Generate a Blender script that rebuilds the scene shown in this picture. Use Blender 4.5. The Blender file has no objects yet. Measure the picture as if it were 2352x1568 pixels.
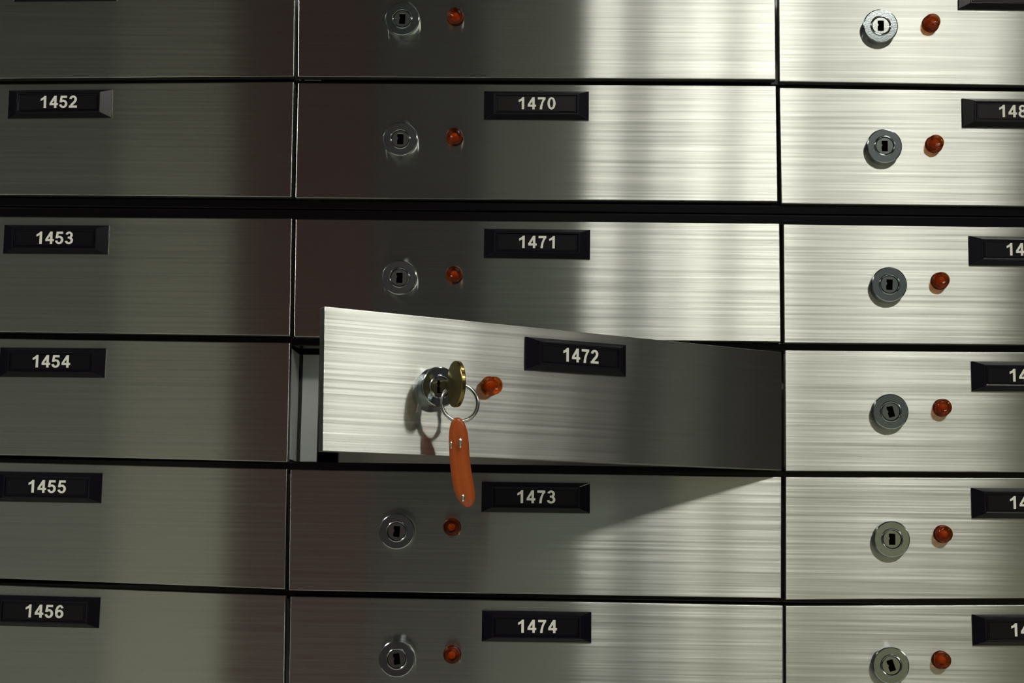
import bpy, bmesh, math, random
from mathutils import Vector, Matrix
random.seed(7)

# ------------------------------------------------------------------ camera
U = 0.0002885                      # metres per wall unit of the survey below
EYE = Vector((0.0, -2900 * U, 1.25))
F_PX, YAW, PITCH, ROLL = 3607.0, math.radians(1.28), math.radians(7.21), math.radians(0.83)
CX, CY = 1176.0, 784.0
_f = Vector((-math.sin(YAW) * math.cos(PITCH), math.cos(YAW) * math.cos(PITCH), math.sin(PITCH)))
_r = Vector((math.cos(YAW), math.sin(YAW), 0))
_u = _r.cross(_f)
RIGHT = _r * math.cos(ROLL) + _u * math.sin(ROLL)
UP = _u * math.cos(ROLL) - _r * math.sin(ROLL)
FWD = _f
scene = bpy.context.scene
C = scene.collection
cam = bpy.data.cameras.new('camera')
cam_ob = bpy.data.objects.new('camera', cam)
C.objects.link(cam_ob)
cam.sensor_width = 36.0
cam.lens = 36.0 * F_PX / 2352.0
cam.clip_start = 0.01
m = Matrix((RIGHT, UP, -FWD)).transposed().to_4x4()
m.translation = EYE
cam_ob.matrix_world = m
scene.camera = cam_ob

# ------------------------------------------------------------------ world, exposure
w = bpy.data.worlds.new('world')
scene.world = w
w.use_nodes = True
w.node_tree.nodes['Background'].inputs[0].default_value = (0.05, 0.05, 0.055, 1)
w.node_tree.nodes['Background'].inputs[1].default_value = 0.2
scene.view_settings.view_transform = 'Standard'
scene.view_settings.look = 'None'
scene.view_settings.exposure = 0.0
scene.view_settings.gamma = 1.0
scene.view_settings.use_curve_mapping = False
scene.cycles.max_bounces = 10
scene.cycles.sample_clamp_indirect = 6.0
TUBE_POWER = 62.0                  # emission of the ceiling light strips
TUBE_COL = (1.0, 0.98, 0.85)

# ------------------------------------------------------------------ survey: pixel -> point on a plane
def ray(x, y):
    return FWD + RIGHT * ((x - CX) / F_PX) - UP * ((y - CY) / F_PX)
def on_wall(x, y, Y=0.0):
    """point of the box front plane (or of a plane Y metres behind it)"""
    d = ray(x, y)
    return EYE + d * ((Y - EYE.y) / d.y)
# plane of the open door: hinged on its right edge, swung out by 30 degrees
OPEN = math.radians(29.98)
DOOR_O = Vector((-346.5 * U, -466.3 * U, 0))
DT = Vector((math.cos(OPEN), math.sin(OPEN), 0))
DN = Vector((math.sin(OPEN), -math.cos(OPEN), 0))
def on_door(x, y, off=0.0):
    """(distance from the free edge, height) on the open door's plane, off metres in front of it"""
    d = ray(x, y)
    o = DOOR_O + DN * off
    t = (o - EYE).dot(DN) / d.dot(DN)
    q = EYE + d * t
    return (q - DOOR_O).dot(DT), q.z

# ------------------------------------------------------------------ materials
def mat(name):
    mt = bpy.data.materials.new(name)
    mt.use_nodes = True
    return mt, mt.node_tree, mt.node_tree.nodes['Principled BSDF']
def simple(name, col, rough=0.5, metal=0.0, noise=0.0, nscale=40.0, bump=0.0, spec=0.5, coat=0.0):
    mt, nt, b = mat(name)
    b.inputs['Base Color'].default_value = (*col, 1)
    b.inputs['Roughness'].default_value = rough
    b.inputs['Metallic'].default_value = metal
    b.inputs['Specular IOR Level'].default_value = spec
    b.inputs['Coat Weight'].default_value = coat
    if noise or bump:
        tc = nt.nodes.new('ShaderNodeTexCoord')
        nz = nt.nodes.new('ShaderNodeTexNoise')
        nz.inputs['Scale'].default_value = nscale
        nz.inputs['Detail'].default_value = 4
        nt.links.new(tc.outputs['Object'], nz.inputs['Vector'])
        if noise:
            rp = nt.nodes.new('ShaderNodeMapRange')
            rp.inputs['To Min'].default_value = 1 - noise
            rp.inputs['To Max'].default_value = 1 + noise
            nt.links.new(nz.outputs['Fac'], rp.inputs['Value'])
            mx = nt.nodes.new('ShaderNodeMix')
            mx.data_type = 'RGBA'
            mx.blend_type = 'MULTIPLY'
            mx.inputs['Factor'].default_value = 1
            mx.inputs['A'].default_value = (*col, 1)
            nt.links.new(rp.outputs['Result'], mx.inputs['B'])
            nt.links.new(mx.outputs['Result'], b.inputs['Base Color'])
        if bump:
            bp = nt.nodes.new('ShaderNodeBump')
            bp.inputs['Strength'].default_value = 0.4
            bp.inputs['Distance'].default_value = bump
            nt.links.new(nz.outputs['Fac'], bp.inputs['Height'])
            nt.links.new(bp.outputs['Normal'], b.inputs['Normal'])
    return mt

def brushed_steel(name, col, ax, ay, line_amp):
    """stainless steel brushed along its own X axis: fine across-grain roughness, mirror-like along it"""
    mt, nt, b = mat(name)
    nt.nodes.remove(b)
    out = nt.nodes['Material Output']
    N, L = nt.nodes.new, nt.links.new
    tc = N('ShaderNodeTexCoord')
    info = N('ShaderNodeObjectInfo')
    sc = N('ShaderNodeVectorMath'); sc.operation = 'SCALE'
    comb = N('ShaderNodeCombineXYZ')
    L(info.outputs['Random'], comb.inputs['X']); L(info.outputs['Random'], comb.inputs['Z'])
    L(comb.outputs['Vector'], sc.inputs[0]); sc.inputs['Scale'].default_value = 37.0
    add = N('ShaderNodeVectorMath'); add.operation = 'ADD'
    L(tc.outputs['Object'], add.inputs[0]); L(sc.outputs['Vector'], add.inputs[1])
    def streak(sx, sz, detail):
        mp = N('ShaderNodeMapping')
        mp.inputs['Scale'].default_value = (sx, 1.0, sz)
        L(add.outputs['Vector'], mp.inputs['Vector'])
        nz = N('ShaderNodeTexNoise')
        nz.inputs['Scale'].default_value = 1.0
        nz.inputs['Detail'].default_value = detail
        nz.inputs['Roughness'].default_value = 0.65
        L(mp.outputs['Vector'], nz.inputs['Vector'])
        return nz
    fine = streak(9.0, 1500.0, 2.0)
    coarse = streak(6.0, 640.0, 2.0)
    mx = N('ShaderNodeMix'); mx.data_type = 'FLOAT'
    mx.inputs['Factor'].default_value = 0.6
    L(fine.outputs['Fac'], mx.inputs['A']); L(coarse.outputs['Fac'], mx.inputs['B'])
    # each brush line leans a little up or down, never sideways: tilt the normal across the grain only
    geo = N('ShaderNodeNewGeometry')
    up = N('ShaderNodeVectorTransform')
    up.vector_type = 'VECTOR'; up.convert_from = 'OBJECT'; up.convert_to = 'WORLD'
    up.inputs['Vector'].default_value = (0, 0, 1)
    lean = N('ShaderNodeMath'); lean.operation = 'MULTIPLY_ADD'
    L(mx.outputs['Result'], lean.inputs[0]); lean.inputs[1].default_value = line_amp; lean.inputs[2].default_value = -0.5 * line_amp
    ups = N('ShaderNodeVectorMath'); ups.operation = 'SCALE'
    L(up.outputs['Vector'], ups.inputs[0]); L(lean.outputs['Value'], ups.inputs['Scale'])
    nadd = N('ShaderNodeVectorMath'); nadd.operation = 'ADD'
    L(geo.outputs['Normal'], nadd.inputs[0]); L(ups.outputs['Vector'], nadd.inputs[1])
    bp = N('ShaderNodeVectorMath'); bp.operation = 'NORMALIZE'
    L(nadd.outputs['Vector'], bp.inputs[0])
    # scratches take a little off the reflectance
    cr = N('ShaderNodeMapRange')
    cr.inputs['From Min'].default_value = 0.32; cr.inputs['From Max'].default_value = 0.68
    cr.inputs['To Min'].default_value = 0.85; cr.inputs['To Max'].default_value = 1.14
    L(mx.outputs['Result'], cr.inputs['Value'])
    cm = N('ShaderNodeMix'); cm.data_type = 'RGBA'; cm.blend_type = 'MULTIPLY'
    cm.inputs['Factor'].default_value = 1.0
    cm.inputs['A'].default_value = (*col, 1)
    L(cr.outputs['Result'], cm.inputs['B'])
    # handled areas: faint smudges in the roughness
    sm = N('ShaderNodeTexNoise'); sm.inputs['Scale'].default_value = 14.0; sm.inputs['Detail'].default_value = 3.0
    L(add.outputs['Vector'], sm.inputs['Vector'])
    r0 = math.sqrt(math.sqrt(ax * ay)); an = 1 - math.sqrt(ax / ay)
    rr = N('ShaderNodeMapRange')
    rr.inputs['To Min'].default_value = r0 * 0.975; rr.inputs['To Max'].default_value = r0 * 1.025
    L(sm.outputs['Fac'], rr.inputs['Value'])
    tv = N('ShaderNodeVectorTransform')
    tv.vector_type = 'VECTOR'; tv.convert_from = 'OBJECT'; tv.convert_to = 'WORLD'
    tv.inputs['Vector'].default_value = (1, 0, 0)
    g = N('ShaderNodeBsdfAnisotropic')
    g.distribution = 'BECKMANN'
    g.inputs['Anisotropy'].default_value = an
    L(rr.outputs['Result'], g.inputs['Roughness'])
    L(cm.outputs['Result'], g.inputs['Color'])
    L(bp.outputs['Vector'], g.inputs['Normal'])
    L(tv.outputs['Vector'], g.inputs['Tangent'])
    # shallow scratches off the main grain: a broader, weaker lobe
    g2 = N('ShaderNodeBsdfAnisotropic')
    g2.inputs['Anisotropy'].default_value = 1 - math.sqrt(0.0175 / 0.33)
    g2.inputs['Roughness'].default_value = math.sqrt(math.sqrt(0.0175 * 0.33))
    L(cm.outputs['Result'], g2.inputs['Color']); L(bp.outputs['Vector'], g2.inputs['Normal']); L(tv.outputs['Vector'], g2.inputs['Tangent'])
    ms = N('ShaderNodeMixShader'); ms.inputs['Fac'].default_value = 0.27
    L(g.outputs['BSDF'], ms.inputs[1]); L(g2.outputs['BSDF'], ms.inputs[2])
    L(ms.outputs['Shader'], out.inputs['Surface'])
    return mt

M = {}
M['steel'] = brushed_steel('brushed_steel', (0.452, 0.462, 0.452), 0.0046, 0.225, 0.40)
M['black_metal'] = simple('black_painted_metal', (0.004, 0.003, 0.005), 0.16, 0.0, 0.2, 90, 0.0, 0.2)
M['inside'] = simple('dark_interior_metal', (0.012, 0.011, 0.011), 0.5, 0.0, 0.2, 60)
M['grey_frame'] = simple('grey_frame_metal', (0.58, 0.61, 0.63), 0.40, 0.15, 0.06, 120)
M['plastic'] = simple('black_plastic', (0.005, 0.0038, 0.009), 0.22, 0.0, 0.1, 300, 0.00002, 0.27)
M['card'] = simple('black_card', (0.006, 0.005, 0.008), 0.25, 0.0, 0.1, 200, 0.0, 0.25)
M['digit'] = simple('white_print', (0.92, 0.91, 0.86), 0.6, 0.0, 0.03, 400)
M['chrome'] = simple('lock_chrome', (0.38, 0.42, 0.45), 0.14, 1.0, 0.25, 2200, 0.00003)
M['plug'] = simple('lock_plug_nickel', (0.40, 0.42, 0.42), 0.16, 1.0, 0.2, 2200, 0.00003)
M['hole'] = simple('keyhole_dark', (0.003, 0.002, 0.002), 0.8, 0.0, 0.2, 200, 0.0, 0.0)
M['brass'] = simple('key_brass', (0.27, 0.205, 0.078), 0.22, 1.0, 0.1, 250, 0.00003)
M['ring'] = simple('ring_steel', (0.62, 0.63, 0.64), 0.15, 1.0, 0.05, 300)
M['fob'] = simple('orange_plastic', (0.42, 0.082, 0.013), 0.28, 0.0, 0.08, 120, 0.00003, 0.5, 0.15)
M['rivet'] = simple('rivet_nickel', (0.80, 0.78, 0.74), 0.2, 1.0, 0.05, 300)
M['tin'] = simple('tin_grey', (0.16, 0.155, 0.14), 0.45, 0.6, 0.1, 60)
def amber():
    """clear amber plastic: part of the light passes straight through, tinted"""
    mt, nt, b = mat('amber_lens')
    b.inputs['Base Color'].default_value = (0.95, 0.36, 0.05, 1)
    b.inputs['IOR'].default_value = 1.48
    b.inputs['Transmission Weight'].default_value = 1.0
    tc = nt.nodes.new('ShaderNodeTexCoord'); nz = nt.nodes.new('ShaderNodeTexNoise')
    nz.inputs['Scale'].default_value = 500
    mr = nt.nodes.new('ShaderNodeMapRange'); mr.inputs['To Min'].default_value = 0.01; mr.inputs['To Max'].default_value = 0.07
    nt.links.new(tc.outputs['Object'], nz.inputs['Vector']); nt.links.new(nz.outputs['Fac'], mr.inputs['Value'])
    nt.links.new(mr.outputs['Result'], b.inputs['Roughness'])
    tr = nt.nodes.new('ShaderNodeBsdfTransparent'); tr.inputs['Color'].default_value = (0.97, 0.50, 0.15, 1)
    ms = nt.nodes.new('ShaderNodeMixShader'); ms.inputs['Fac'].default_value = 0.42
    nt.links.new(b.outputs['BSDF'], ms.inputs[1]); nt.links.new(tr.outputs['BSDF'], ms.inputs[2])
    nt.links.new(ms.outputs['Shader'], nt.nodes['Material Output'].inputs['Surface'])
    return mt
M['amber'] = amber()
M['lamp_core'] = simple('lamp_core', (0.40, 0.10, 0.015), 0.4)
M['wall_paint'] = simple('wall_paint', (0.082, 0.092, 0.096), 0.7, 0.0, 0.06, 3.0)
M['dado'] = simple('dado_paint', (0.86, 0.86, 0.72), 0.6, 0.0, 0.05, 3.0)  # panel tones invented for what the steel reflects
M['dado_grey'] = simple('dado_grey_paint', (0.55, 0.58, 0.53), 0.6, 0.0, 0.05, 3.0)
M['dado_olive'] = simple('dado_olive_paint', (0.42, 0.42, 0.27), 0.6, 0.0, 0.05, 3.0)
M['floor'] = simple('floor_tile', (0.72, 0.72, 0.66), 0.45, 0.0, 0.08, 5.0)
M['ceiling'] = simple('ceiling_paint', (0.15, 0.15, 0.145), 0.8, 0.0, 0.05, 4.0)
M['door_wood'] = simple('dark_wood', (0.090, 0.020, 0.028), 0.5, 0.0, 0.25, 9.0)  # brown of an added panel, seen only as a reflection
M['walnut'] = simple('black_walnut', (0.016, 0.009, 0.009), 0.6, 0.0, 0.25, 9.0)
M['panel_grey'] = simple('panel_grey_paint', (0.19, 0.21, 0.19), 0.6, 0.0, 0.06, 5.0)
M['slate'] = simple('slate_paint', (0.065, 0.060, 0.070), 0.6, 0.0, 0.08, 8.0)
M['housing'] = simple('fixture_white', (0.25, 0.25, 0.25), 0.5, 0.0, 0.03, 20.0)
def emitter(name, col, power):
    mt, nt, b = mat(name)
    b.inputs['Base Color'].default_value = (0.8, 0.8, 0.8, 1)
    b.inputs['Emission Color'].default_value = (*col, 1)
    b.inputs['Emission Strength'].default_value = power
    return mt
M['tube'] = emitter('strip_glow', TUBE_COL, TUBE_POWER)

# ------------------------------------------------------------------ helpers
def link(name, me, material, parent=None, smooth=False, mw=None):
    if isinstance(me, bmesh.types.BMesh):
        bm = me
        bmesh.ops.recalc_face_normals(bm, faces=bm.faces)
        me = bpy.data.meshes.new(name)
        bm.to_mesh(me); bm.free()
    if smooth:
        for p in me.polygons:
            p.use_smooth = True
    if not me.materials:
        me.materials.append(M[material])
    o = bpy.data.objects.new(name, me)
    C.objects.link(o)
    if parent: o.parent = parent
    if mw is not None: o.matrix_local = mw
    return o
def tag(o, label=None, cat=None, group=None, kind=None):
    if label: o['label'] = label
    if cat: o['category'] = cat
    if group: o['group'] = group
    if kind: o['kind'] = kind
    return o
def empty(name, mw, label, cat, group=None):
    o = bpy.data.objects.new(name, None)
    o.empty_display_size = 0.02
    C.objects.link(o)
    o.matrix_world = mw
    return tag(o, label, cat, group)
def box(bm, x0, x1, y0, y1, z0, z1, bevel=0.0, seg=2):
    t = bmesh.new()
    bmesh.ops.create_cube(t, size=1)
    for v in t.verts:
        v.co = Vector((x0 + (v.co.x + .5) * (x1 - x0), y0 + (v.co.y + .5) * (y1 - y0), z0 + (v.co.z + .5) * (z1 - z0)))
    if bevel:
        bmesh.ops.bevel(t, geom=list(t.edges), offset=bevel, segments=seg, affect='EDGES', profile=0.5)
    merge(bm, t)
    return bm
def merge(bm, t):
    me = bpy.data.meshes.new('tmp')
    t.to_mesh(me); t.free()
    bm.from_mesh(me)
    bpy.data.meshes.remove(me)
def lathe(bm, prof, n=40, axis='-Y'):
    """profile [(radius, height)] turned about the local -Y axis (height = distance towards the viewer)"""
    rings = []
    for r, h in prof:
        if r < 1e-7:
            rings.append([bm.verts.new((0, -h, 0))])
        else:
            rings.append([bm.verts.new((r * math.cos(2 * math.pi * i / n), -h, r * math.sin(2 * math.pi * i / n))) for i in range(n)])
    for a, b in zip(rings, rings[1:]):
        if len(a) == 1 and len(b) == 1: continue
        for i in range(n):
            j = (i + 1) % n
            if len(a) == 1: bm.faces.new((a[0], b[i], b[j]))
            elif len(b) == 1: bm.faces.new((a[i], b[0], a[j]))
            else: bm.faces.new((a[i], b[i], b[j], a[j]))
    return bm
def tube(bm, pts, r, n=12, closed=False):
    k = len(pts); rings = []
    for i, p in enumerate(pts):
        a = pts[(i - 1) % k] if closed or i else pts[i]
        b = pts[(i + 1) % k] if closed or i < k - 1 else pts[i]
        t = (b - a).normalized()
        ref = Vector((0, 1, 0.13)) if abs(t.y) < 0.9 else Vector((1, 0, 0))
        s = t.cross(ref).normalized(); q = s.cross(t)
        rr = r[i] if isinstance(r, (list, tuple)) else r
        rings.append([bm.verts.new(p + s * (rr * math.cos(2 * math.pi * j / n)) + q * (rr * math.sin(2 * math.pi * j / n))) for j in range(n)])
    for i in range(k if closed else k - 1):
        a, b = rings[i], rings[(i + 1) % k]
        for j in range(n):
            bm.faces.new((a[j], b[j], b[(j + 1) % n], a[(j + 1) % n]))
    if not closed:
        bm.faces.new(rings[0]); bm.faces.new(rings[-1])
    return bm

# ------------------------------------------------------------------ digits: bold sans outlines, height 1
def arc(cx, cy, rx, ry, irx, iry, a0, a1, n=26):
    """elliptical ring segment as a strip of quads"""
    q = []
    for i in range(n):
        s = math.radians(a0 + (a1 - a0) * i / n); t = math.radians(a0 + (a1 - a0) * (i + 1) / n)
        q.append([(cx + rx * math.cos(s), cy + ry * math.sin(s)), (cx + rx * math.cos(t), cy + ry * math.sin(t)),
                  (cx + irx * math.cos(t), cy + iry * math.sin(t)), (cx + irx * math.cos(s), cy + iry * math.sin(s))])
    return q
def strip(left, right):
    return [[left[i], left[i + 1], right[i + 1], right[i]] for i in range(len(left) - 1)]
SIX = arc(.355, .32, .325, .33, .135, .165, 0, 360) + \
      arc(.40, .47, .37, .535, .18, .375, 180, 62) + [[(.03, .30), (.03, .48), (.225, .48), (.225, .30)]] + \
      [[(.57, .93), (.665, .77), (.475, .745), (.46, .84)]]
DIG = {
 '0': arc(.355, .5, .325, .51, .135, .355, 0, 360, 40),
 '1': [[(.40, 1.0), (.55, 1.0), (.55, 0), (.355, 0)], [(.355, .72), (.40, 1.0), (.355, 0)]] +
      strip([(.10, .595), (.20, .63), (.30, .68), (.36, .73)], [(.10, .77), (.22, .83), (.33, .91), (.40, 1.0)]),
 '2': arc(.345, .70, .31, .31, .115, .145, 172, -28) +
      strip([(.619, .555), (.53, .41), (.40, .28), (.29, .17)], [(.446, .632), (.39, .53), (.17, .31), (.055, .12)]) +
      [[(.02, 0), (.67, 0), (.67, .175), (.02, .175)], [(.055, .12), (.02, 0), (.40, .0), (.29, .17)]],
 '3': arc(.335, .725, .295, .285, .105, .13, 165, -72) + arc(.335, .285, .335, .295, .14, .14, 80, -168) +
      [[(.235, .45), (.235, .60), (.44, .60), (.44, .44)]],
 '4': [[(.405, 0), (.595, 0), (.595, 1.0), (.405, 1.0)], [(.03, .215), (.71, .215), (.71, .385), (.03, .385)],
       [(.405, 1.0), (.43, .70), (.215, .385), (.03, .385)]],
 '5': [[(.14, .82), (.64, .82), (.64, 1.0), (.125, 1.0)], [(.125, 1.0), (.29, .90), (.235, .58), (.045, .47)],
       [(.045, .47), (.235, .58), (.26, .50), (.20, .44)]] + arc(.345, .325, .335, .34, .14, .18, 128, -168),
 '6': SIX,
 '7': [[(.05, .82), (.67, .82), (.67, 1.0), (.05, 1.0)]] +
      strip([(.67, .86), (.56, .70), (.47, .48), (.42, .25), (.40, 0)], [(.45, .82), (.37, .66), (.285, .45), (.23, .22), (.205, 0)]),
 '8': arc(.355, .735, .295, .275, .11, .13, 0, 360) + arc(.355, .28, .33, .295, .135, .145, 0, 360),
 '9': [[(.71 - x, 1 - y) for x, y in q] for q in SIX],
}
def number_mesh(text, h):
    bm = bmesh.new()
    adv = 0.80
    x0 = -adv * len(text) / 2 + 0.03
    t = 0.00025
    for i, ch in enumerate(text):
        for qi, q in enumerate(DIG[ch]):
            t = 0.00025 + qi * 1.5e-6      # overlapping strokes never share a plane
            p = [((x0 + i * adv + x) * h, (y - .5) * h) for x, y in q]
            ar = sum(p[k][0] * p[(k + 1) % len(p)][1] - p[(k + 1) % len(p)][0] * p[k][1] for k in range(len(p)))
            if ar < 0: p = p[::-1]
            a = [bm.verts.new((x, -t, z)) for x, z in p]
            b = [bm.verts.new((x, 0, z)) for x, z in p]
            bm.faces.new(a)
            for k in range(len(a)):
                kk = (k + 1) % len(a)
                bm.faces.new((a[kk], a[k], b[k], b[kk]))
    me = bpy.data.meshes.new('number')
    bm.to_mesh(me); bm.free()
    me.materials.append(M['digit'])
    return me

# ------------------------------------------------------------------ parts of a deposit box, local frame: X right, -Y out of the wall, Z up
PW, PH, PD = 199 * U, 55.5 * U, 0.0048      # number plate
def plate_mesh():
    """bevelled frame: sloping sides up to a flat lip, then a recessed window"""
    bm = bmesh.new()
    def rect(hx, hz, y, dz=0.0):
        return [bm.verts.new((sx * hx, -y, sz * hz + dz)) for sx, sz in ((-1, -1), (1, -1), (1, 1), (-1, 1))]
    cx, cz = 0.0056, 0.0026
    rings = [rect(PW / 2, PH / 2, 0), rect(PW / 2, PH / 2, 0.0010), rect(PW / 2 - cx, PH / 2 - cz + .0004, PD),
             rect(PW / 2 - cx - .0009, PH / 2 - cz - .0004, PD), rect(PW / 2 - cx - .0013, PH / 2 - cz - .0008, PD - .0010),
             rect(PW / 2 - cx - .0018, PH / 2 - cz - .0012, PD - .0010)]
    for a, b in zip(rings, rings[1:]):
        for i in range(4):
            j = (i + 1) % 4
            bm.faces.new((a[i], a[j], b[j], b[i]))
    bm.faces.new(rings[-1])
    bmesh.ops.bevel(bm, geom=[e for e in bm.edges if e.calc_length() > 0.002], offset=0.00018, segments=1, affect='EDGES')
    bmesh.ops.recalc_face_normals(bm, faces=bm.faces)
    me = bpy.data.meshes.new('number_plate'); bm.to_mesh(me); bm.free()
    me.materials.append(M['plastic'])
    return me
def card_mesh():
    bm = bmesh.new()
    hx, hz = PW / 2 - .0056 - .0020, PH / 2 - .0026 - .0014
    box(bm, -hx, hx, -.0004, 0, -hz, hz, .00015, 1)
    me = bpy.data.meshes.new('number_card'); bm.to_mesh(me); bm.free()
    me.materials.append(M['card'])
    return me
LR, LP = 0.0095, 0.0052                     # lock radius, protrusion
def lock_mesh():
    bm = lathe(bmesh.new(), [(LR, 0), (LR, LP - .0006), (LR - .0002, LP - .0002), (LR - .0006, LP), (.0057, LP), (.0055, LP + .0003), (.0052, LP + .00045),
                             (.0049, LP + .0003), (.0048, LP - .0003), (.0048, LP - .0014), (0, LP - .0014)], 64)
    bmesh.ops.recalc_face_normals(bm, faces=bm.faces)
    me = bpy.data.meshes.new('lock'); bm.to_mesh(me); bm.free()
    me.materials.append(M['chrome'])
    for p in me.polygons: p.use_smooth = True
    me.set_sharp_from_angle(angle=0.35)
    return me
def plug_mesh():
    """turning plug with a real slot in its face"""
    bm = bmesh.new()
    n = 72; R = .0045; y1 = LP + .0001; yb = LP - .0012
    def hole(a):                      # slot with a nick in each long side, as radius over angle
        c, sn = abs(math.cos(a)), abs(math.sin(a))
        hx, hz = .00155, .00280
        r = min(hx / max(c, 1e-6), hz / max(sn, 1e-6))
        if math.cos(a) < 0 and -.0002 < r * math.sin(a) < .0009: r *= .72
        return r
    def ring(rad, y):
        return [bm.verts.new((rad(2 * math.pi * i / n) * math.cos(2 * math.pi * i / n), -y, rad(2 * math.pi * i / n) * math.sin(2 * math.pi * i / n))) for i in range(n)]
    rs = [ring(lambda a: R + .0002, yb), ring(lambda a: R + .0002, y1 - .0003), ring(lambda a: R, y1),
          ring(lambda a: hole(a) + .0002, y1), ring(hole, y1 - .0002), ring(hole, yb)]
    for a, b in zip(rs, rs[1:]):
        for i in range(n):
            bm.faces.new((a[i], a[(i + 1) % n], b[(i + 1) % n], b[i]))
    bmesh.ops.recalc_face_normals(bm, faces=bm.faces)
    me = bpy.data.meshes.new('lock_plug'); bm.to_mesh(me); bm.free()
    me.materials.append(M['plug'])
    return me
def keyhole_mesh():
    bm = bmesh.new()
    box(bm, -.0021, .0021, -(LP - .0011), -(LP - .0013), -.0031, .0031, .0001, 1)  # near-black plate painted as the shade inside the slot
    me = bpy.data.meshes.new('keyhole'); bm.to_mesh(me); bm.free()
    me.materials.append(M['hole'])
    return me
ER, EP = 0.0044, 0.0070                     # indicator lamp radius, protrusion
def lens_mesh():
    prof = [(ER + .0004, 0), (ER + .0004, .0008), (ER, .0011), (ER, EP - .0022), (ER - .0002, EP - .0014), (ER - .0009, EP - .0005),
            (ER - .0019, EP - .0001), (ER - .0024, EP - .0003), (.0009, EP - .0004), (0, EP - .0003)]
    bm = lathe(bmesh.new(), prof, 36)
    bmesh.ops.contextual_create(bm, geom=[v for v in bm.verts if abs(v.co.y) < 1e-7])
    bmesh.ops.recalc_face_normals(bm, faces=bm.faces)
    me = bpy.data.meshes.new('indicator_lens'); bm.to_mesh(me); bm.free()
    me.materials.append(M['amber'])
    for p in me.polygons: p.use_smooth = True
    return me
def core_mesh():
    bm = lathe(bmesh.new(), [(0, .0004), (.0022, .0004), (.0022, .0020), (.0017, .0030), (.0008, .0036), (0, .0037)], 24)
    bmesh.ops.recalc_face_normals(bm, faces=bm.faces)
    me = bpy.data.meshes.new('lamp_bulb'); bm.to_mesh(me); bm.free()
    me.materials.append(M['lamp_core'])
    for p in me.polygons: p.use_smooth = True
    return me
ME = dict(plate=plate_mesh(), card=card_mesh(), lock=lock_mesh(), plug=plug_mesh(), hole=keyhole_mesh(), lens=lens_mesh(), core=core_mesh())

DTH = 0.0060                                # door thickness
def door_mesh(corners):
    """corners TL, TR, BR, BL as local (x, z); a folded steel door leaf"""
    bm = bmesh.new()
    f = [bm.verts.new((x, 0, z)) for x, z in corners]
    b = [bm.verts.new((x, DTH, z)) for x, z in corners]
    bm.faces.new(f); bm.faces.new(b[::-1])
    for i in range(4):
        j = (i + 1) % 4
        bm.faces.new((f[j], f[i], b[i], b[j]))
    bmesh.ops.recalc_face_normals(bm, faces=bm.faces)
    bmesh.ops.bevel(bm, geom=list(bm.edges), offset=0.00045, segments=3, affect='EDGES', profile=0.5)
    return bm

def deposit_box(mw, corners, plate, lock, lamp, number, label, roll=0.0, key_turn=0.0):
    """mw: local frame; everything else local (x, z)"""
    root = empty('deposit_box', mw, label, 'deposit box', 'numbered doors of the deposit box wall')
    link('door', door_mesh(corners), 'steel', root)
    if plate:
        pl = link('number_plate', ME['plate'], 'plastic', root, mw=Matrix.Translation((plate[0], 0, plate[1])) @ Matrix.Rotation(-roll, 4, 'Y'))
        pl['label'] = 'black bevelled number plate'
        link('number_card', ME['card'], 'card', pl, mw=Matrix.Translation((0, -(PD - .0011), 0)))
        if number:
            link('number', number_mesh(number, 23.4 * U), 'digit', pl, mw=Matrix.Translation((1.0 * U, -(PD - .0007), 1.2 * U)))
    if lock:
        lk = link('lock', ME['lock'], 'chrome', root, mw=Matrix.Translation((lock[0], 0, lock[1])))
        lk['label'] = 'round chrome lock'
        link('lock_plug', ME['plug'], 'plug', lk, mw=Matrix.Rotation(key_turn, 4, 'Y'))
        link('keyhole', ME['hole'], 'hole', lk, mw=Matrix.Rotation(key_turn, 4, 'Y'))
    if lamp:
        lp = link('indicator_lamp', ME['lens'], 'amber', root, mw=Matrix.Translation((lamp[0], 0, lamp[1])))
        lp['label'] = 'small amber indicator lamp'
        link('lamp_bulb', ME['core'], 'lamp_core', lp)
    return root

# ------------------------------------------------------------------ survey of the box fronts (photo pixels)
# corners TL, TR, BR, BL; off-frame corners are extrapolated with the neighbours' pitch
Q = {
 (0, 0): ((-452, -90), (678, -95), (675.7, 175), (-460, 184)),
 (0, 1): ((686, -94), (1780, -88), (1782.5, 182.5), (684, 176)),
 (0, 2): ((1788, -87), (2895, -74), (2905, 205), (1789.5, 187)),
 (1, 0): ((-461, 197), (675, 187.7), (669.5, 452.5), (-466, 443)),
 (1, 1): ((684, 190.5), (1783, 197), (1787, 462.5), (678, 454.5)),
 (1, 2): ((1789.5, 201), (2905, 219), (2915, 480), (1794.5, 467)),
 (2, 0): ((-466, 494), (671, 501.7), (666.5, 771), (-473, 756)),
 (2, 1): ((679, 503), (1791, 513), (1794, 785), (674.5, 773)),
 (2, 2): ((1799, 514.5), (2915, 530), (2921, 796), (1801, 787)),
 (3, 0): ((-474, 770), (666.5, 787), (660.7, 1060.8), (-482, 1033)),
 (3, 2): ((1802.5, 804), (2921, 814), (2926, 1087), (1804, 1081.5)),
 (4, 0): ((-483, 1049), (659.5, 1077), (655, 1353), (-492, 1310)),
 (4, 1): ((667, 1078), (1795.5, 1095), (1795, 1373.5), (663, 1355.5)),
 (4, 2): ((1804, 1095), (2926, 1100), (2928, 1370), (1804, 1377)),
 (5, 0): ((-493, 1325), (656, 1367), (652, 1640), (-502, 1590)),
 (5, 1): ((667, 1369), (1799, 1390), (1799, 1668), (662, 1644)),
 (5, 2): ((1804, 1390.5), (2928, 1388), (2930, 1660), (1805, 1669)),
}
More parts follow.
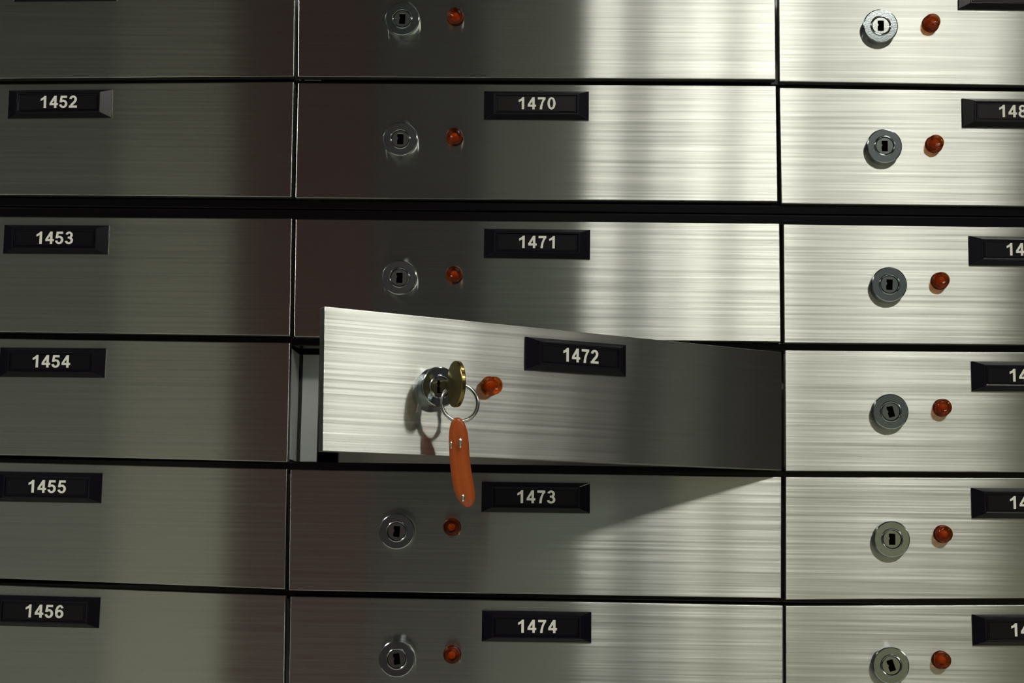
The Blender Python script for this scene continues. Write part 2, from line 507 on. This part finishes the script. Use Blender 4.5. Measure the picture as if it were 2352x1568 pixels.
# number plate: left x, right x, y of centre at left and right edge
PL = {
 (0, 0): (41, 270, -27, -29), (1, 0): (28, 258, 241, 239), (2, 0): (18, 250, 550, 551.5), (3, 0): (8, 243, 832, 834), (4, 0): (0, 235, 1117, 1121), (5, 0): (-6, 230, 1401, 1407),
 (0, 1): (1111, 1352, -40, -38), (1, 1): (1110, 1354, 243, 244), (2, 1): (1110, 1357, 559, 562), (4, 1): (1105, 1356, 1141, 1144), (5, 1): (1107, 1358, 1437, 1440),
 (0, 2): (2200, 2440, -10, -7), (1, 2): (2209, 2450, 260, 263), (2, 2): (2225, 2466, 576, 579), (3, 2): (2231, 2473, 864, 866), (4, 2): (2231, 2474, 1155, 1157), (5, 2): (2233, 2476, 1446, 1447),
}
LK = {(0, 1): (924, 43), (1, 1): (919.5, 319), (2, 1): (917.5, 637), (4, 1): (911, 1220), (5, 1): (911, 1513),
      (0, 2): (2023, 59), (1, 2): (2032, 335), (2, 2): (2043, 653), (3, 2): (2046, 945), (4, 2): (2049, 1238), (5, 2): (2047, 1528)}
LM = {(0, 1): (1045, 32), (1, 1): (1043, 309), (2, 1): (1042, 627), (4, 1): (1036.5, 1210), (5, 1): (1037, 1505),
      (0, 2): (2144, 46), (1, 2): (2152, 325), (2, 2): (2165, 641), (3, 2): (2170, 934), (4, 2): (2172, 1226), (5, 2): (2168, 1517)}
NUM = {(r, c): str(1451 + r + 18 * c) for r in range(6) for c in range(3)}
LABEL = {
 (0, 0): 'dark lockless steel box door at the top left, directly above door 1452',
 (1, 0): 'dark lockless box door 1452, left column, just above the wide black band',
 (2, 0): 'dark lockless box door 1453, left column, just below the wide black band',
 (3, 0): 'dark lockless box door 1454 left of the open compartment',
 (4, 0): 'grey-green lockless box door 1455, second from bottom in the left column',
 (5, 0): 'grey-green lockless box door 1456 at the bottom left',
 (0, 1): 'middle column box door at the top edge, its number plate out of frame',
 (1, 1): 'middle column box door 1470 directly above the wide black band',
 (2, 1): 'middle column box door 1471 partly hidden by the open door below it',
 (4, 1): 'middle column box door 1473 under the open door, behind the orange fob',
 (5, 1): 'middle column box door 1474 at the bottom of the photo',
 (0, 2): 'brightest box door, top right corner, only the bottom of its plate in view',
 (1, 2): 'bright right column box door just above the wide black band, plate reading 148',
 (2, 2): 'bright right column box door just below the wide black band',
 (3, 2): 'right column box door beside the hinge of the open door',
 (4, 2): 'right column box door, second from the bottom, with upright keyhole',
 (5, 2): 'bottom right box door, lock cut by the frame and keyhole tilted',
}
TURN = {(5, 2): math.radians(-18), (5, 1): math.radians(-8), (2, 2): 0.05, (3, 2): math.radians(-14), (4, 1): 0.06, (0, 1): 0.03}

def build_closed(r, c):
    P = [on_wall(*q) for q in Q[(r, c)]]
    ox = (P[0].x + P[1].x) / 2
    oz = (P[2].z + P[3].z) / 2
    mw = Matrix.Translation((ox, 0, oz))
    cor = [(p.x - ox, p.z - oz) for p in P]
    xl, xr, yl, yr = PL[(r, c)]
    a, b = on_wall(xl, yl), on_wall(xr, yr)
    if c == 2: b = a + (b - a).normalized() * PW
    pc = (a + b) / 2
    if c == 0:                      # right edge is the one surveyed
        pc = b - (b - a).normalized() * (PW / 2)
    roll = math.atan2(b.z - a.z, b.x - a.x)
    lock = lamp = None
    if (r, c) in LK:
        p = on_wall(*LK[(r, c)], Y=-LP); lock = (p.x - ox, p.z - oz)
        p = on_wall(*LM[(r, c)], Y=-EP); lamp = (p.x - ox, p.z - oz)
    deposit_box(mw, cor, (pc.x - ox, pc.z - oz), lock, lamp, NUM[(r, c)], LABEL[(r, c)], roll, TURN.get((r, c), 0.0))

# ------------------------------------------------------------------ the room (setting)
FLOOR, CEIL = 0.0, 2.45
XL, XR, YB = -1.9, 3.1, -2.6      # left wall, right wall, opposite wall
def struct(name, material, *boxes, bevel=0.0):
    bm = bmesh.new()
    for b in boxes: box(bm, *b, bevel)
    return tag(link(name, bm, material), kind='structure')
struct('floor', 'floor', (XL, XR, YB, 0.5, -0.05, FLOOR))
struct('ceiling', 'ceiling', (XL, XR, YB, 0.5, CEIL, CEIL + .05))
struct('wall_left', 'wall_paint', (XL - .05, XL, YB, 0.5, FLOOR, CEIL))
struct('wall_right', 'slate', (XR, XR + .05, YB, 0.5, FLOOR, CEIL))
struct('wall_front', 'wall_paint', (XL, XR, YB - .05, YB, FLOOR, CEIL))
tl, br = on_wall(*Q[(0, 0)][0]), on_wall(*Q[(5, 2)][2])
CX0, CX1, CZ0, CZ1 = tl.x - .004, on_wall(*Q[(0, 2)][1]).x + .012, br.z - .012, tl.z + .016
struct('wall_back', 'wall_paint', (XL, CX0, 0.02, 0.5, FLOOR, CEIL), (CX1, XR, 0.02, 0.5, FLOOR, CEIL),
       (CX0, CX1, 0.02, 0.5, FLOOR, CZ0), (CX0, CX1, 0.02, 0.5, CZ1, CEIL))
# unseen panels added to give the steel its reflected colour bands
dk = struct('door_1', 'door_wood', (-.688, -.378, YB, YB + .04, FLOOR, 2.25), bevel=.003)  # invented upright for the brown band in the reflections
struct('trim_1', 'slate', (-.378, -.148, YB, YB + .05, FLOOR, 2.40), bevel=.003)
struct('trim_2', 'dado', (-.95, -.688, YB, YB + .03, FLOOR, 1.50), bevel=.003)  # added pale lower panel, lightens the lower left doors
struct('trim_7', 'panel_grey', (-.148, .16, YB, YB + .02, FLOOR, 2.42), bevel=.003)
struct('trim_3', 'dado_grey', (XL, -.95, YB, YB + .02, FLOOR, 1.4), bevel=.003)
struct('trim_4', 'dado_olive', (.28, XR, YB, YB + .02, FLOOR, 1.42), bevel=.003)
struct('trim_5', 'walnut', (XR - .03, XR, -1.25, -.55, FLOOR, 2.3), bevel=.003)  # added to darken the hinge end of the open door's reflection
struct('trim_6', 'panel_grey', (XR - .04, XR, -1.49, -1.34, FLOOR, 2.4), bevel=.003)

glow = {}
def troffer(x, y, lx, ly, on, label):
    root = empty('ceiling_light', Matrix.Translation((x, y, CEIL)), label, 'ceiling light', 'strip ceiling lights')
    bm = bmesh.new()
    t = .012
    box(bm, -lx / 2, lx / 2, -ly / 2, ly / 2, -.012, 0)
    for a in ((-lx / 2, -lx / 2 + t, -ly / 2, ly / 2), (lx / 2 - t, lx / 2, -ly / 2, ly / 2), (-lx / 2, lx / 2, -ly / 2, -ly / 2 + t), (-lx / 2, lx / 2, ly / 2 - t, ly / 2)):
        box(bm, *a, -.056, -.012)
    link('housing', bm, 'housing', root)
    if not on:                          # one strip along X
        on = ((0, lx / 2 - .02),)
    for off, wd, *lev in on:
        lev = lev[0] if lev else 1.0    # level shaped for the bands the steel reflects
        bm = bmesh.new()
        hy = ly / 2 - .02
        vs = [bm.verts.new((off + sx * wd, sy * hy, -.050)) for sx, sy in ((-1, -1), (-1, 1), (1, 1), (1, -1))]
        bm.faces.new(vs)
        me = bpy.data.meshes.new('light_strip'); bm.to_mesh(me); bm.free()
        if lev not in glow:
            glow[lev] = emitter('strip_glow', TUBE_COL, TUBE_POWER * lev)
        me.materials.append(glow[lev])
        link('light_strip', me, 'tube', root)
    return root
segs = ((.075, .134, .31), (.136, .195, .14), (.197, .260, .31), (.262, .325, .46), (.327, .368, .25), (.370, .474, .47), (.480, .543, .24),
        (.547, .570, .38), (.574, .594, .24), (.597, .735, .37), (.738, .868, .31))
troffer(0.48, -1.95, 0.86, 0.42, tuple(((a + b) / 2 - .48, (b - a) / 2, l) for a, b, l in segs), 'wide panel ceiling light facing the middle of the boxes')
troffer(2.27, -1.5, 1.20, 0.42, ((-.47, .046), (-.24, .026), (-.02, .015), (.22, .010), (.46, .006)), 'wide five-strip ceiling light near the right wall')
troffer(-1.25, -1.3, 0.50, 0.42, ((0, .095),), 'single-panel ceiling light near the left wall')  # added fill for the pale panels, placed outside the visible reflections
troffer(0.60, -0.32, 0.46, 0.065, (), 'short wall-washer light on the ceiling just above the boxes')  # added to put highlights on chamfers and bevels

# ------------------------------------------------------------------ steel cabinet carrying the doors
def cabinet(name, rows, label, zt, zb):
    root = empty('vault_cabinet', Matrix.Translation(((CX0 + CX1) / 2, 0.2, zb)), label, 'cabinet', 'steel cabinets behind the doors')
    inv = Matrix.Translation((-(CX0 + CX1) / 2, -0.2, -zb))
    def part(nm, material, *boxes, bevel=0.0):
        bm = bmesh.new()
        for b in boxes: box(bm, *b, bevel, 4 if nm == 'rail' else 2)
        bm.transform(inv)
        return link(nm, bm, material, root)
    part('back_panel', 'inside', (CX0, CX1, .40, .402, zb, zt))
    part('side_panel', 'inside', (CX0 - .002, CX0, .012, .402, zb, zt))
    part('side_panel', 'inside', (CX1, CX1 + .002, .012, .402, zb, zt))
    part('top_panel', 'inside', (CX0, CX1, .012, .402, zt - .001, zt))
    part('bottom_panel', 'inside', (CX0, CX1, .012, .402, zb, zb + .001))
    return part
def rail_z(x, top, bot):
    """mid height of the gap between two rows at photo column x"""
    return on_wall(x, (top + bot) / 2).z
gaps = {0: (182, 194), 2: (779, 794), 3: (1071, 1086), 4: (1364, 1380)}
split_a, split_b = on_wall(1500, 485.5).z, on_wall(1500, 487.5).z
up = cabinet('vault_cabinet', (0, 1), 'upper black steel cabinet frame behind doors 1452 and 1470', CZ1, split_a)
lo = cabinet('vault_cabinet', (2, 3, 4, 5), 'lower black steel cabinet frame behind doors 1453 and 1471', split_b, CZ0)
def sloped_rail(part, y_l, y_r, hh, depth, bevel=.0007, zoff=0.0):
    """a rail that follows the row gap; y_l, y_r photo rows of its middle at the frame's left and right"""
    zl, zr = on_wall(300, y_l).z, on_wall(2050, y_r).z
    z = (zl + zr) / 2 + zoff
    part('rail', 'black_metal', (CX0, CX1, depth, depth + .012, z - hh, z + hh), bevel=bevel)
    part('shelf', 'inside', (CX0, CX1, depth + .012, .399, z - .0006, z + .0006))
def zmid(*px): return sum(on_wall(x, y).z for x, y in px) / len(px)
sloped_rail(up, 182.5, 198, 8.5 * U, DTH + .0008)
# bottom rail of the upper cabinet and top rail of the lower one
up('rail', 'black_metal', (CX0, CX1, .0030, .0150, split_a, split_a + 17 * U), bevel=.0008)
lo('rail', 'black_metal', (CX0, CX1, .0022, .0150, split_b - 21 * U, split_b), bevel=.0009)
sloped_rail(lo, 774, 797, 8.5 * U, DTH + .0008)
sloped_rail(lo, 1062, 1090, 8.5 * U, DTH + .0008)
sloped_rail(lo, 1348, 1382, 8.5 * U, DTH + .0008)
# stiles: a grey hinge strip behind each right door edge and a grey partition set back beside it
row_px = {0: (-90, 176), 1: (192, 455), 2: (505, 773), 3: (789, 1066), 4: (1085, 1358), 5: (1375, 1640)}
for r in range(6):
    part = up if r < 2 else lo
    for c in (0, 1):
        if (r, c) in Q:
            a, b = on_wall(*Q[(r, c)][1]), on_wall(*Q[(r, c)][2])
        else:
            a, b = on_wall(1794, 800), on_wall(1795, 1078)
        xr_ = min(a.x, b.x) - .0003
        zt_, zb_ = a.z - .002, b.z + .002
        part('hinge_strip', 'grey_frame', (xr_ - .0030, xr_, DTH + .0004, .0355, zb_, zt_), bevel=.0003)
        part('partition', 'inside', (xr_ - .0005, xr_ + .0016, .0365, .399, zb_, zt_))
        part('stile', 'grey_frame', (xr_ + .0018, xr_ + .0018 + 32 * U, .0360, .0390, zb_, zt_), bevel=.0003)

# ------------------------------------------------------------------ doors
for r in range(6):
    for c in range(3):
        if (r, c) in Q: build_closed(r, c)

# the open box 1472
s0, ztl = on_door(746, 703)
s0b, zbl = on_door(741.5, 1036)
s1, ztr = on_door(1796, 808.5)
s1b, zbr = on_door(1796, 1080)
mw = Matrix((( DT.x, -DN.x, 0, DOOR_O.x), (DT.y, -DN.y, 0, DOOR_O.y), (0, 0, 1, zbl), (0, 0, 0, 1)))
loc = lambda t: (t[0], t[1] - zbl)
cor = [loc((s0, ztl)), loc((s1, ztr)), loc((s1b, zbr)), loc((s0b, zbl))]
pa, pb = on_door(1203, 811), on_door(1438, 829)
pl = loc(((pa[0] + pb[0]) / 2, (pa[1] + pb[1]) / 2))
lk = loc(on_door(1011.5, 888, LP)); lm = loc(on_door(1140, 884, EP))
open_box = deposit_box(mw, cor, pl, lk, lm, '1472', 'open steel box door numbered 1472 swung out with a key in its lock',
                       math.atan2(pb[1] - pa[1], pb[0] - pa[0]))
# grey metal tin inside the open compartment
t0, t1 = on_wall(775, 1060, .045), on_wall(1740, 1060, .045)
zfl = on_wall(1200, 1074, .03).z
tin = empty('deposit_tin', Matrix.Translation(((t0.x + t1.x) / 2, .2, zfl)), 'dark grey metal tin inside the open compartment under door 1472', 'tin')
hw = (t1.x - t0.x) / 2
bm = bmesh.new(); box(bm, -hw, hw, .045 - .2, .385 - .2, .0005, .050, .001); link('body', bm, 'tin', tin)
bm = bmesh.new(); box(bm, -hw - .0005, hw + .0005, .0445 - .2, .386 - .2, .0502, .056, .001); link('lid', bm, 'tin', tin)

# ------------------------------------------------------------------ key, ring and fob
lock_w = mw @ Vector((lk[0], 0, lk[1]))
key = empty('key', Matrix(((DT.x, -DN.x, 0, lock_w.x), (DT.y, -DN.y, 0, lock_w.y), (0, 0, 1, lock_w.z), (0, 0, 0, 1))),
            'brass key with oval bow standing in the lock of door 1472', 'key')
def slab(outline, t, bev, hole=None):
    """outline in (a = out of the lock, z); thickness along local X"""
    bm = bmesh.new()
    vs = [bm.verts.new((-t / 2, -a, z)) for a, z in outline]
    f = bm.faces.new(vs)
    r = bmesh.ops.extrude_face_region(bm, geom=[f])
    bmesh.ops.translate(bm, vec=(t, 0, 0), verts=[e for e in r['geom'] if isinstance(e, bmesh.types.BMVert)])
    bmesh.ops.recalc_face_normals(bm, faces=bm.faces)
    sharp = [e for e in bm.edges if len(e.link_faces) == 2 and e.calc_face_angle() > 1.0]
    bmesh.ops.bevel(bm, geom=sharp, offset=bev, segments=3, affect='EDGES', profile=0.5)
    return bm
out = []
for i in range(64):
    a = 2 * math.pi * i / 64
    out.append((0.0215 + .0078 * math.cos(a), .0107 * math.sin(a)))
# waist on the lock side: two lobes
out2 = []
for a_, z_ in out:
    if a_ < 0.0215: a_ += .0034 * math.exp(-((z_ + .001) / .0030) ** 2) * (0.0215 - a_) / .0078
    out2.append((a_, z_))
bow = link('bow', slab(out2, .0024, .0005), 'brass', key)
for p in bow.data.polygons: p.use_smooth = False
bm = bmesh.new(); box(bm, -.0009, .0009, -.0185, -.0005, -.0026, .0026, .0003); link('blade', bm, 'brass', key)
def P3(x, y, off): # point off metres in front of the open door seen at photo position x, y
    s, z = on_door(x, y, off)
    q = DOOR_O + DT * s + DN * off
    return Vector((q.x, q.y, z))
cR = P3(1056, 925, .0155)
rad = 41.5 / F_PX * (cR - EYE).dot(FWD)
ringm = empty('key_ring', Matrix.Translation(cR), 'thin steel split ring joining the brass key to the orange fob', 'key ring')
ea, eb = Vector((1, .12, .02)).normalized(), Vector((-.05, .10, 1)).normalized()
pts = [ea * (rad * math.cos(2 * math.pi * i / 64)) + eb * (rad * 1.03 * math.sin(2 * math.pi * i / 64)) for i in range(64)]
link('ring_wire', tube(bmesh.new(), pts, .00085, 10, True), 'ring', ringm, smooth=True)
pts = [p + Vector((0, .0011, 0)) for p in pts[5:61]]
link('ring_wire', tube(bmesh.new(), pts, .0007, 10), 'ring', ringm, smooth=True)
# fob: flattened, slightly bent capsule
top = P3(1053, 972, .0165)
dep = (top - EYE).dot(FWD)
def at(x, y, d=dep):
    return EYE + ray(x, y) * d
fob = empty('key_fob', Matrix.Translation(at(1074, 1165)), 'glossy orange plastic fob hanging from the key ring', 'key fob')
inv = Matrix.Translation(-at(1074, 1165))
axis = [(1050, 958, 3), (1050.5, 962, 11), (1051, 970, 15.5), (1052, 984, 20.5), (1053, 1003, 23), (1054, 1030, 23.3), (1056, 1060, 23.5), (1060, 1090, 24), (1064.5, 1115, 24.3),
        (1068, 1132, 23.5), (1071, 1147, 20), (1073, 1157, 14.5), (1074, 1163, 8), (1074.4, 1165.5, 3)]
bm = bmesh.new(); rings = []
n = 28
for i, (x, y, hw_) in enumerate(axis):
    c = at(x, y) + Vector((0, .0012 * math.sin(i / 13 * math.pi), 0))
    w_ = hw_ / F_PX * dep
    d_ = min(w_ * .62, .0036)
    ring_ = []
    for k in range(n):
        a = 2 * math.pi * k / n
        ca, sa = math.cos(a), math.sin(a)
        ex = math.copysign(abs(ca) ** .85, ca); ey = math.copysign(abs(sa) ** .85, sa)
        ring_.append(bm.verts.new(inv @ (c + RIGHT * (w_ * ex) + Vector((0, 1, 0)) * (d_ * ey))))
    rings.append(ring_)
for a, b in zip(rings, rings[1:]):
    for k in range(n): bm.faces.new((a[k], b[k], b[(k + 1) % n], a[(k + 1) % n]))
bm.faces.new(rings[0]); bm.faces.new(rings[-1])
body = link('fob_body', bm, 'fob', fob, smooth=True)
sub = body.modifiers.new('sub', 'SUBSURF'); sub.levels = 1; sub.render_levels = 1
for x, y, rx, rz in ((1036.5, 1021, .0006, .0020), (1057.5, 1016.5, .0009, .0025), (1063.5, 1143, .0009, .0019)):  # bright domes standing in for highlights on the fob
    q = EYE + ray(x, y) * (dep - .0036)
    bm = bmesh.new(); bmesh.ops.create_uvsphere(bm, u_segments=16, v_segments=8, radius=1)
    bmesh.ops.scale(bm, vec=(rx, .0007, rz), verts=bm.verts)
    link('rivet', bm, 'rivet', fob, smooth=True, mw=inv @ Matrix.Translation(q))
